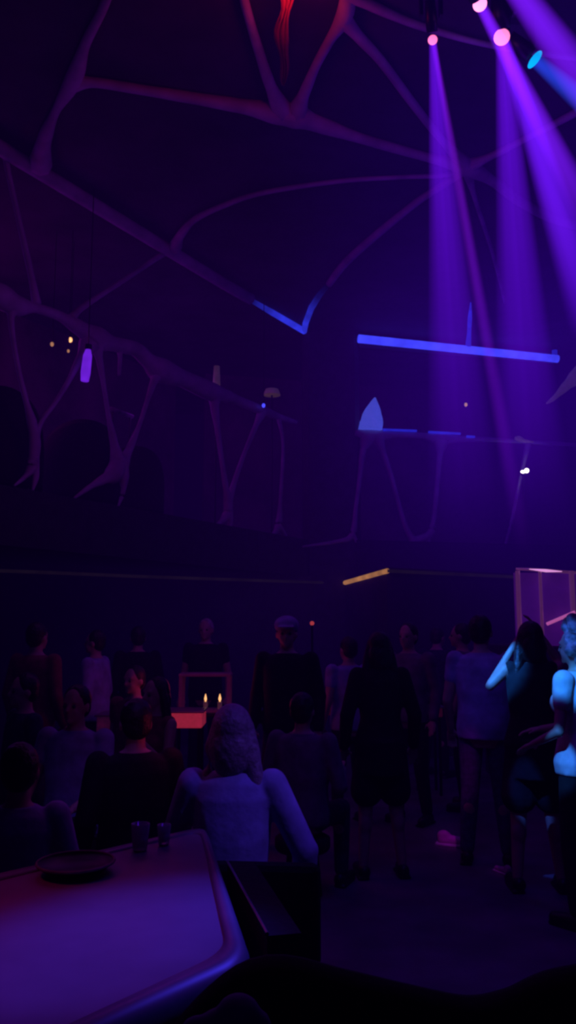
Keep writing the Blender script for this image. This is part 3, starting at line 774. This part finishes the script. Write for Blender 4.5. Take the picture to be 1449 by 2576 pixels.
bm = BM(); prism(bm, [ctr + (p - ctr)*.82 for p in outer], .10, TZ - .11); bobj('cabinet_base', bm, M['tablerim'], tab)
bm = BM(); prism(bm, [ctr + (p - ctr)*.75 for p in outer], 0, .10); bobj('plinth', bm, M['black'], tab)
# black banquette back beside the table, with steel edge
w0 = atZ(572, 2165, .84); w1 = atZ(672, 2345, .84)
bq = empty('banquette_divider', (w0.x, w0.y, 0), 0, 'low black upholstered divider with thin steel edge right of the glossy table', 'divider')
dv = (w1 - w0); dvn = Vector((dv.y, -dv.x, 0)).normalized()*-1
if dvn.x < 0: dvn = -dvn
bm = BM(); prism(bm, [(0, 0), (dv.x, dv.y), (dv.x + dvn.x*.10, dv.y + dvn.y*.10), (dvn.x*.10, dvn.y*.10)], 0, .83); bobj('panel', bm, M['blackfab'], bq)
bm = BM(); tube(bm, [Vector((0, 0, .835)), Vector((dv.x, dv.y, .835))], .006, 8); bobj('steel_edge', bm, M['chrome'], bq)
# chair of the seated woman
wp = gx(585, WY, 1950)
ch = empty('lounge_chair', wp, -.08, 'black low-backed chair under the long-haired woman', 'chair')
bm = BM(); box(bm, (0, .03, .325), (.50, .50, .10), bev=.03); bobj('seat', bm, M['blackfab'], ch)
bm = BM(); box(bm, (.08, -.25, .61), (.60, .06, .38), bev=.03); bobj('backrest', bm, M['blackfab'], ch)
for sx_, sy_ in ((-1, -1), (1, -1), (-1, 1), (1, 1)):
    bm = BM(); tube(bm, [(sx_*.2, sy_*.2, .29), (sx_*.23, sy_*.22, 0)], [.02, .014], 8); bobj('leg', bm, M['black'], ch)
# black sofa back nearest to us (seen from behind, rounded)
sf = empty('curved_sofa', (.35, 1.35, 0), 0, 'rounded black leather sofa back along the bottom edge', 'sofa')
bm = BM(); pts = []
sofa_px = [(440, 2640), (560, 2480), (680, 2405), (850, 2440), (1020, 2480), (1180, 2510), (1300, 2490), (1400, 2445), (1500, 2425)]
top_ = [atY(x, y, 1.42) for x, y in sofa_px]
sp = spline([(p - sf.location - Vector((0, 0, .06)), .06) for p in top_], 5)
tube(bm, [p for p, r in sp], [r for p, r in sp], 12); bobj('bolster', bm, M['blackfab'], sf, True)
bm = BM()
ring = [p for p, r in sp]
for dy in (-.05, .05):
    pass
va = [[bm.verts.new((p.x, p.y + dy, z if z >= 0 else p.z)) for p in ring] for dy, z in ((-.055, .1), (-.055, -1), (.055, -1), (.055, .1))]
for x, y in zip(va, va[1:] + va[:1]):
    for j in range(len(ring)-1): bm.faces.new((x[j], x[j+1], y[j+1], y[j]))
for e_ in (0, -1): bm.faces.new([r_[e_] for r_ in va])
bobj('backrest', bm, M['blackfab'], sf)
bm = BM(); box(bm, (.3, -.38, .27), (1.5, .68, .34), bev=.05); bobj('seat', bm, M['blackfab'], sf)
for sx_ in (-.35, .95):
    for sy_ in (-.62, -.02):
        bm = BM(); tube(bm, [(sx_, sy_, .12), (sx_, sy_, 0)], .025, 10); bobj('leg', bm, M['black'], sf)
# crumpled blue cloth on the sofa back
p = atY(600, 2545, 1.30)
cl = empty('crumpled_scarf', p, 0, 'crumpled dark blue scarf lying at the bottom edge beside the glossy table', 'scarf')
bm = BM(); random.seed(3)
for dx, dz, r in ((0, 0, .034), (-.03, -.02, .03), (-.06, -.025, .026), (.02, -.02, .03), (-.02, -.05, .04), (-.08, -.05, .03), (.03, -.05, .03)):
    ball(bm, (dx, random.uniform(-.01, .01), dz), (r, r*.8, r*.8))
link('folds', remesh(bm, .006, 4), M['cloth_blue'], cl)
bm = BM(); tube(bm, [(-.02, 0, -.05), (.0, .02, -.2), (.02, .02, -.36)], [.04, .05, .02], 12); link('tail', remesh(bm, .008, 3), M['cloth_blue'], cl)

# ------------------------------------------------------------------ things on the glossy table
def glass(p, r, h, m, label, group=None, name='drinking_glass'):
    k = empty(name, p, 0, label, 'glass', group)
    bm = BM(); lathe(bm, [(r*.75, 0), (r, h), (r*.93, h), (r*.68, .012)], n=18); bobj('tumbler', bm, m, k, True)
    bm = BM(); lathe(bm, [(r*.66, .014), (r*.85, h*.6)], n=16); bobj('drink', bm, M['cloth_white'], k, True)
    return k
mg, nt, out = new_mat('clear_glass'); g_ = nt.nodes.new('ShaderNodeBsdfPrincipled'); g_.inputs['Roughness'].default_value = .12; g_.inputs['Base Color'].default_value = (.85, .8, .9, 1); g_.inputs['Transmission Weight'].default_value = .6
nz = nt.nodes.new('ShaderNodeTexNoise'); nz.inputs['Scale'].default_value = 30; mrr = nt.nodes.new('ShaderNodeMapRange'); mrr.inputs['To Min'].default_value = .05; mrr.inputs['To Max'].default_value = .25
nt.links.new(nz.outputs['Fac'], mrr.inputs['Value']); nt.links.new(mrr.outputs[0], g_.inputs['Roughness']); nt.links.new(g_.outputs[0], out.inputs[0]); M['glass'] = mg
gl = atZ(352, 2137, .904); glass(gl, .034, .09, M['glass'], 'pale round glass on the far edge of the glossy table', 'glasses on the glossy table')
gl = atZ(412, 2124, .904); glass(gl, .026, .07, M['glass'], 'smaller dim glass beside the pale round one', 'glasses on the glossy table')
tp = atZ(190, 2188, .909)
tp.z = .909
tr = empty('serving_tray', tp, 0, 'dark oval serving tray with pale rim on the glossy table', 'tray')
bm = BM(); lathe(bm, [(.005, 0), (.12, 0), (.15, .025), (.155, .03), (.15, .032), (.115, .008), (.005, .006)], n=32); bobj('dish', bm, M['black'], tr, True); tr.scale = (.8,)*3
bm = BM(); tube(bm, [(.155*math.cos(a), .155*math.sin(a), .032) for a in [2*PI*i/32 for i in range(33)]], .006, 6); bobj('rim', bm, M['cloth_grey'], tr, True)

# ------------------------------------------------------------------ lit tables farther back
def red_table(px, py, wpx, hpx, Y, label, col, s, name='lit_box_table'):
    c = atY(px, py, Y); w = wpx/F*Y; h = hpx/F*Y
    k = empty(name, (c.x, Y, 0), 0, label, 'table', 'small lit tables in the crowd')
    m = mat('lit_acrylic', (.5, .12, .15), .4, scale=4/w, var=.6, emis=col, estr=s, coat=.4)
    bm = BM(); box(bm, (0, .15, c.z), (w, .36, h), bev=.012); bobj('lit_body', bm, m, k)
    bm = BM(); box(bm, (0, .15, c.z + h/2 + .008), (w + .03, .39, .016), bev=.004); bobj('tabletop', bm, M['tablerim'], k)
    for a in (-1, 1):
        for b in (-1, 1):
            bm = BM(); tube(bm, [(a*(w/2 - .03), .15 + b*.14, c.z - h/2), (a*(w/2 - .03), .15 + b*.14, 0)], .016, 8); bobj('leg', bm, M['black'], k)
    return k, c, w, h
red_table(462, 1812, 92, 36, 7.4, 'red glowing low table under the candle lantern', (.8, .04, .10), .28)
red_table(285, 1822, 80, 38, 7.4, 'dim mauve glowing table left of the red one', (.25, .03, .28), .035)
red_table(830, 1785, 66, 26, 8.2, 'faint red table between the capped person and the tall dark figure', (.35, .02, .08), .03)
red_table(1082, 1792, 60, 22, 8.6, 'faint red table behind the grey-clad person', (.35, .02, .06), .025)
# candle lantern
c = atY(515, 1745, 8.0)
# sideboard carrying the lantern
zt = atY(515, 1792, 8.0).z
sb = empty('side_table', (c.x, 8.0, 0), 0, 'narrow dark stand carrying the candle lantern', 'table')
bm = BM(); box(bm, (0, .1, zt - .02), (.62, .36, .04), bev=.008); bobj('tabletop', bm, M['black'], sb)
for a in (-1, 1):
    for b in (-1, 1):
        bm = BM(); box(bm, (a*.27, .1 + b*.14, (zt - .04)/2), (.03, .03, zt - .04)); bobj('leg', bm, M['black'], sb)
ln = empty('candle_lantern', (c.x, 8.1, zt), 0, 'mauve framed lantern with two small candle flames', 'lantern')
lw, lh, ld = .46, .34, .22
bm = BM()
for a in (-1, 1):
    for b in (-1, 1): box(bm, (a*lw/2, b*ld/2, lh/2 + .01), (.03, .03, lh))
box(bm, (0, 0, .012), (lw + .03, ld + .03, .024)); box(bm, (0, 0, lh + .01), (lw + .04, ld + .04, .03), bev=.008)
bobj('frame', bm, mat('mauve_frame', (.35, .15, .25), .5, emis=(.25, .02, .15), estr=.02), ln)
for dx, zz, r in ((.0, .165, .013), (.145, .145, .014)):
    x0 = atY(517 if dx == 0 else 553, 1765, 8.1).x - c.x
    bm = BM(); tube(bm, [(x0, 0, .024), (x0, 0, .09)], .022, 12); cd = bobj('candle', bm, M['shade_cream'], ln)
    bm = BM(); lathe(bm, [(.004, .09), (r, .115), (r*.8, .13), (.002, .165)], (x0, 0, 0), 10); bobj('flame', bm, M['bulb_warm'], cd, True)
# tiny red light carried on a post in the crowd
p = atY(785, 1568, 9.0)
k = empty('marker_lamp', (p.x, p.y, 0), 0, 'tiny red marker lamp on a thin post above the crowd', 'lamp')
bm = BM(); ball(bm, (0, 0, p.z), .024); bobj('bulb', bm, M['bulb_red'], k, True)
bm = BM(); tube(bm, [(0, 0, 0), (0, 0, p.z - .02)], .012, 8); bobj('post', bm, M['black'], k)
bm = BM(); lathe(bm, [(.14, 0), (.14, .02), (.02, .035)]); bobj('base', bm, M['black'], k)

# ------------------------------------------------------------------ raised platform with purple railing at the right edge
Yc = 8.6
def cg(x, y, Y=Yc): return atY(x, y, Y)
pf_z = cg(1360, 1625).z
x0 = cg(1298, 1500).x; x1 = cg(1520, 1500).x
pf = empty('raised_platform', (x0, Yc, 0), 0, 'dark raised platform box behind the dancer at the right edge', 'platform')
bm = BM(); box(bm, ((x1 - x0)/2, .7, pf_z/2), (x1 - x0 + .1, 1.4, pf_z), bev=.02); bobj('block', bm, M['wall'], pf)
cage = empty('platform_railing', (x0, Yc, pf_z), 0, 'metal railing with painted pink highlights around a glowing purple panel on the raised platform', 'railing')
Lc = lambda x, y: cg(x, y) - cage.location
steel = mat('pink_emissive_steel', (.6, .45, .6), .3, .8, emis=(.45, .10, .42), estr=.12)  # pink light on the steel painted as emission
steel_hi = mat('painted_highlight_steel', (.8, .6, .8), .3, .8, emis=(.95, .38, .85), estr=.75)  # brighter emissive copy of the steel for the painted highlight
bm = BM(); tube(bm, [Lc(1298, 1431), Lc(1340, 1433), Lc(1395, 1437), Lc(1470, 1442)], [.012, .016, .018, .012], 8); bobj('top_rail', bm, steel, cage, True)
bm = BM(); tube(bm, [Lc(1330, 1432) + Vector((0, -.02, 0)), Lc(1372, 1436) + Vector((0, -.02, 0)), Lc(1412, 1438) + Vector((0, -.02, 0))], [.004, .016, .004], 8); bobj('painted_highlight', bm, steel_hi, cage, True)
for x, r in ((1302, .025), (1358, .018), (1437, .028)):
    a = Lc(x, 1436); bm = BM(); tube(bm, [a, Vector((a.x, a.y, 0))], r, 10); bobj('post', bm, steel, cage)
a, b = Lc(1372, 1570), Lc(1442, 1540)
bm = BM(); tube(bm, [a + Vector((0, -.05, 0)), b + Vector((0, -.05, 0))], .017, 8); bobj('diagonal_bar', bm, mat('pink_emissive_bar', (.7, .4, .6), .4, .5, emis=(.8, .16, .55), estr=.45), cage)  # pink light on this bar painted as emission
bm = BM(); box(bm, ((x1 - x0)/2, .06, Lc(1360, 1440).z/2), (x1 - x0, .02, Lc(1360, 1440).z)); bobj('panel', bm, mat('violet_glow_panel', (.3, .1, .5), .5, scale=2, var=.5, emis=(.12, .012, .35), estr=.16), cage)  # purple glow put into the panel as emission

# pink-lit shoe shapes near the dancer: dropped bag and small clutch
p = atZ(1143, 2115, .04)
k = empty('sneaker', (p.x, p.y, 0), -1.9, 'magenta-lit shoe lying on the floor left of the man in blue', 'shoe', 'magenta-lit shoes')
def shoe_on(k, s=1.0):
    bm = BM(); capsule(bm, (0, -.09*s, .045*s), (0, .10*s, .035*s), .042*s, .034*s); ball(bm, (0, -.08*s, .07*s), (.038*s, .055*s, .045*s)); link('upper', remesh(bm, .008, 3), mat('magenta_suede', (.7, .15, .6), .7), k)
    bm = BM(); box(bm, (0, .0, .011*s), (.085*s, .29*s, .022*s), bev=.008); bobj('sole', bm, M['cloth_white'], k)
shoe_on(k)
p = atZ(1265, 2182, .04)
k = empty('sneaker', (p.x, p.y, 0), .5, 'small magenta-lit shoe on the floor below the dancer', 'shoe', 'magenta-lit shoes'); shoe_on(k, .6)

bpy.data.scenes.remove(SCR)
# ------------------------------------------------------------------ added lamps without built fixtures
def point(name, loc, col, e, r=.3):
    l = bpy.data.lights.new(name, 'POINT'); l.color = col; l.energy = e; l.shadow_soft_size = r
    o = bpy.data.objects.new(name, l); COL.objects.link(o); o.location = loc; return o
def spot(name, loc, tgt, col, e, ang, blend=.5, r=.1):
    l = bpy.data.lights.new(name, 'SPOT'); l.color = col; l.energy = e; l.spot_size = ang; l.spot_blend = blend; l.shadow_soft_size = r
    o = bpy.data.objects.new(name, l); COL.objects.link(o); o.location = loc
    o.rotation_mode = 'QUATERNION'; o.rotation_quaternion = (Vector(tgt) - Vector(loc)).to_track_quat('-Z', 'Y'); return o
point('violet_wash', (-.6, 7.0, 4.0), (.42, .06, 1), 6.0, .5)          # unseen fill lamps added to brighten the ceiling ribs
point('violet_wash_right', (2.0, 7.6, 4.6), (.30, .08, 1), 3.5, .5)
point('violet_wash_left', (-1.9, 6.4, 4.2), (.45, .06, 1), 5, .5)
pl_ = PL.pt(1.4, -2.0, 5.4); point('lounge_red', pl_, (.6, .02, .6), 14, .3)
pl_ = PL.pt(-.2, -2.4, 4.6); point('lounge_violet', pl_, (.25, .01, 1), 18, .3)
pl_ = PL.pt(4.2, -1.6, 5.0); point('lounge_mauve', pl_, (.35, .02, .9), 10, .3)
pl_ = PR.pt(1.6, -1.4, 5.4); point('terrace_blue', pl_, (.05, .05, 1), 3, .3)
pl_ = PR.pt(1.2, 1.2, 4.8); point('terrace_front_blue', pl_, (.10, .08, 1), 2.5, .3)
p = atZ(735, 80, ZC - .5); point('ceiling_red', p + Vector((0, -.1, .1)), (1, .03, .08), 6, .15)  # added lamp tinting the ceiling red around the fabric
# unseen spots added for the blue, violet and red light on the table
spot('table_blue_spot', (2.4, 6.0, 5.4), atZ(340, 2345, .90), (.05, .035, 1), 1500, math.radians(8.5), 1, .05)
spot('table_violet_spot', (-1.5, 1.0, 5.5), atZ(470, 2360, .90), (.40, .04, 1), 16, math.radians(22), 1, .2)
spot('table_red_spot', (-2.8, 2.6, 4.5), atZ(40, 2330, .90), (1, .0, .16), 60, math.radians(20), 1, .2)
spot('woman_spot', (2.2, 1.8, 4.6), atY(660, 1980, 3.5), (.16, .06, 1), 210, math.radians(11), 1, .15)  # unseen spots added to light the seated woman and the man
spot('man_spot', (.2, 2.5, 5.6), atY(1195, 1760, 6.2), (.10, .04, 1), 95, math.radians(7), .9, .1)
spot('cyan_spot', (-2.0, 3.2, 4.6), atY(1264, 1676, 5.62), (.02, .20, 1), 3800, math.radians(3.9), .4, .03)  # unseen narrow spots added to set the cyan patches one by one
spot('cyan_spot_shoulder', (-1.2, 1.8, 4.6), atY(1420, 1705, 4.9), (.02, .24, 1), 2200, math.radians(3.2), .5, .03)
spot('cyan_spot_hair', (-1.2, 1.8, 4.2), atY(1432, 1615, 5.0), (.02, .16, 1), 900, math.radians(2.6), .6, .03)
spot('cyan_spot_hands', (-.6, 2.0, 5.0), atY(1390, 1868, 4.8), (.03, .22, 1), 1500, math.radians(2.2), .4, .02)
spot('cyan_spot_knee', (-.6, 2.0, 5.0), atY(1325, 1985, 5.5), (.03, .12, 1), 900, math.radians(2.4), .5, .02)
spot('magenta_floor_spot', (1.0, 2.5, 5.2), atZ(1143, 2115, .04), (.75, .02, 1), 160, math.radians(3), .8, .05)
spot('magenta_floor_spot_small', (1.0, 2.5, 5.2), atZ(1265, 2182, .04), (.75, .02, 1), 90, math.radians(1.6), .8, .05)
spot('floor_wash', (1.0, 3.6, 6.2), (.9, 4.0, 0), (.09, .01, 1), 110, math.radians(46), 1, .3)  # unseen lamp added to lift the dark floor
point('crowd_red', atY(500, 1700, 6.9), (1, .05, .2), 1.6, .15)
point('crowd_red_near', atY(470, 1880, 4.3) + Vector((0, 0, .1)), (1, .04, .15), .25, .1)
spot('crowd_blue', (0, 1.0, 6.0), atY(700, 1650, 7.5), (.12, .06, 1), 55, math.radians(50), 1, .3)
spot('left_group_violet', (-.2, 1.5, 5.5), atY(215, 1940, 4.5), (.18, .06, 1), 110, math.radians(10), 1, .2)
point('group_mauve', atY(330, 1990, 3.6) + Vector((0, 0, .5)), (.7, .05, .6), .35, .1)

# ------------------------------------------------------------------ world, camera
w = bpy.data.worlds.new('World'); scn.world = w; w.use_nodes = True
w.node_tree.nodes['Background'].inputs[0].default_value = (.01, .0, .05, 1); w.node_tree.nodes['Background'].inputs[1].default_value = .02
cam = bpy.data.cameras.new('camera'); co = bpy.data.objects.new('camera', cam); COL.objects.link(co)
co.location = CAM; co.rotation_euler = (PI/2 + PITCH, 0, 0)
cam.sensor_fit = 'VERTICAL'; cam.sensor_height = 36; cam.lens = F/H*36; cam.clip_start = .05; cam.clip_end = 100
scn.camera = co
scn.view_settings.view_transform = 'Standard'; scn.view_settings.look = 'None'
scn.cycles.use_denoising = True
scn.cycles.max_bounces = 4; scn.cycles.volume_bounces = 0; scn.cycles.transparent_max_bounces = 32; scn.cycles.diffuse_bounces = 2; scn.cycles.glossy_bounces = 2
scn.cycles.filter_width = 4.5
scn.cycles.use_adaptive_sampling = True; scn.cycles.adaptive_threshold = .04; scn.cycles.adaptive_min_samples = 10
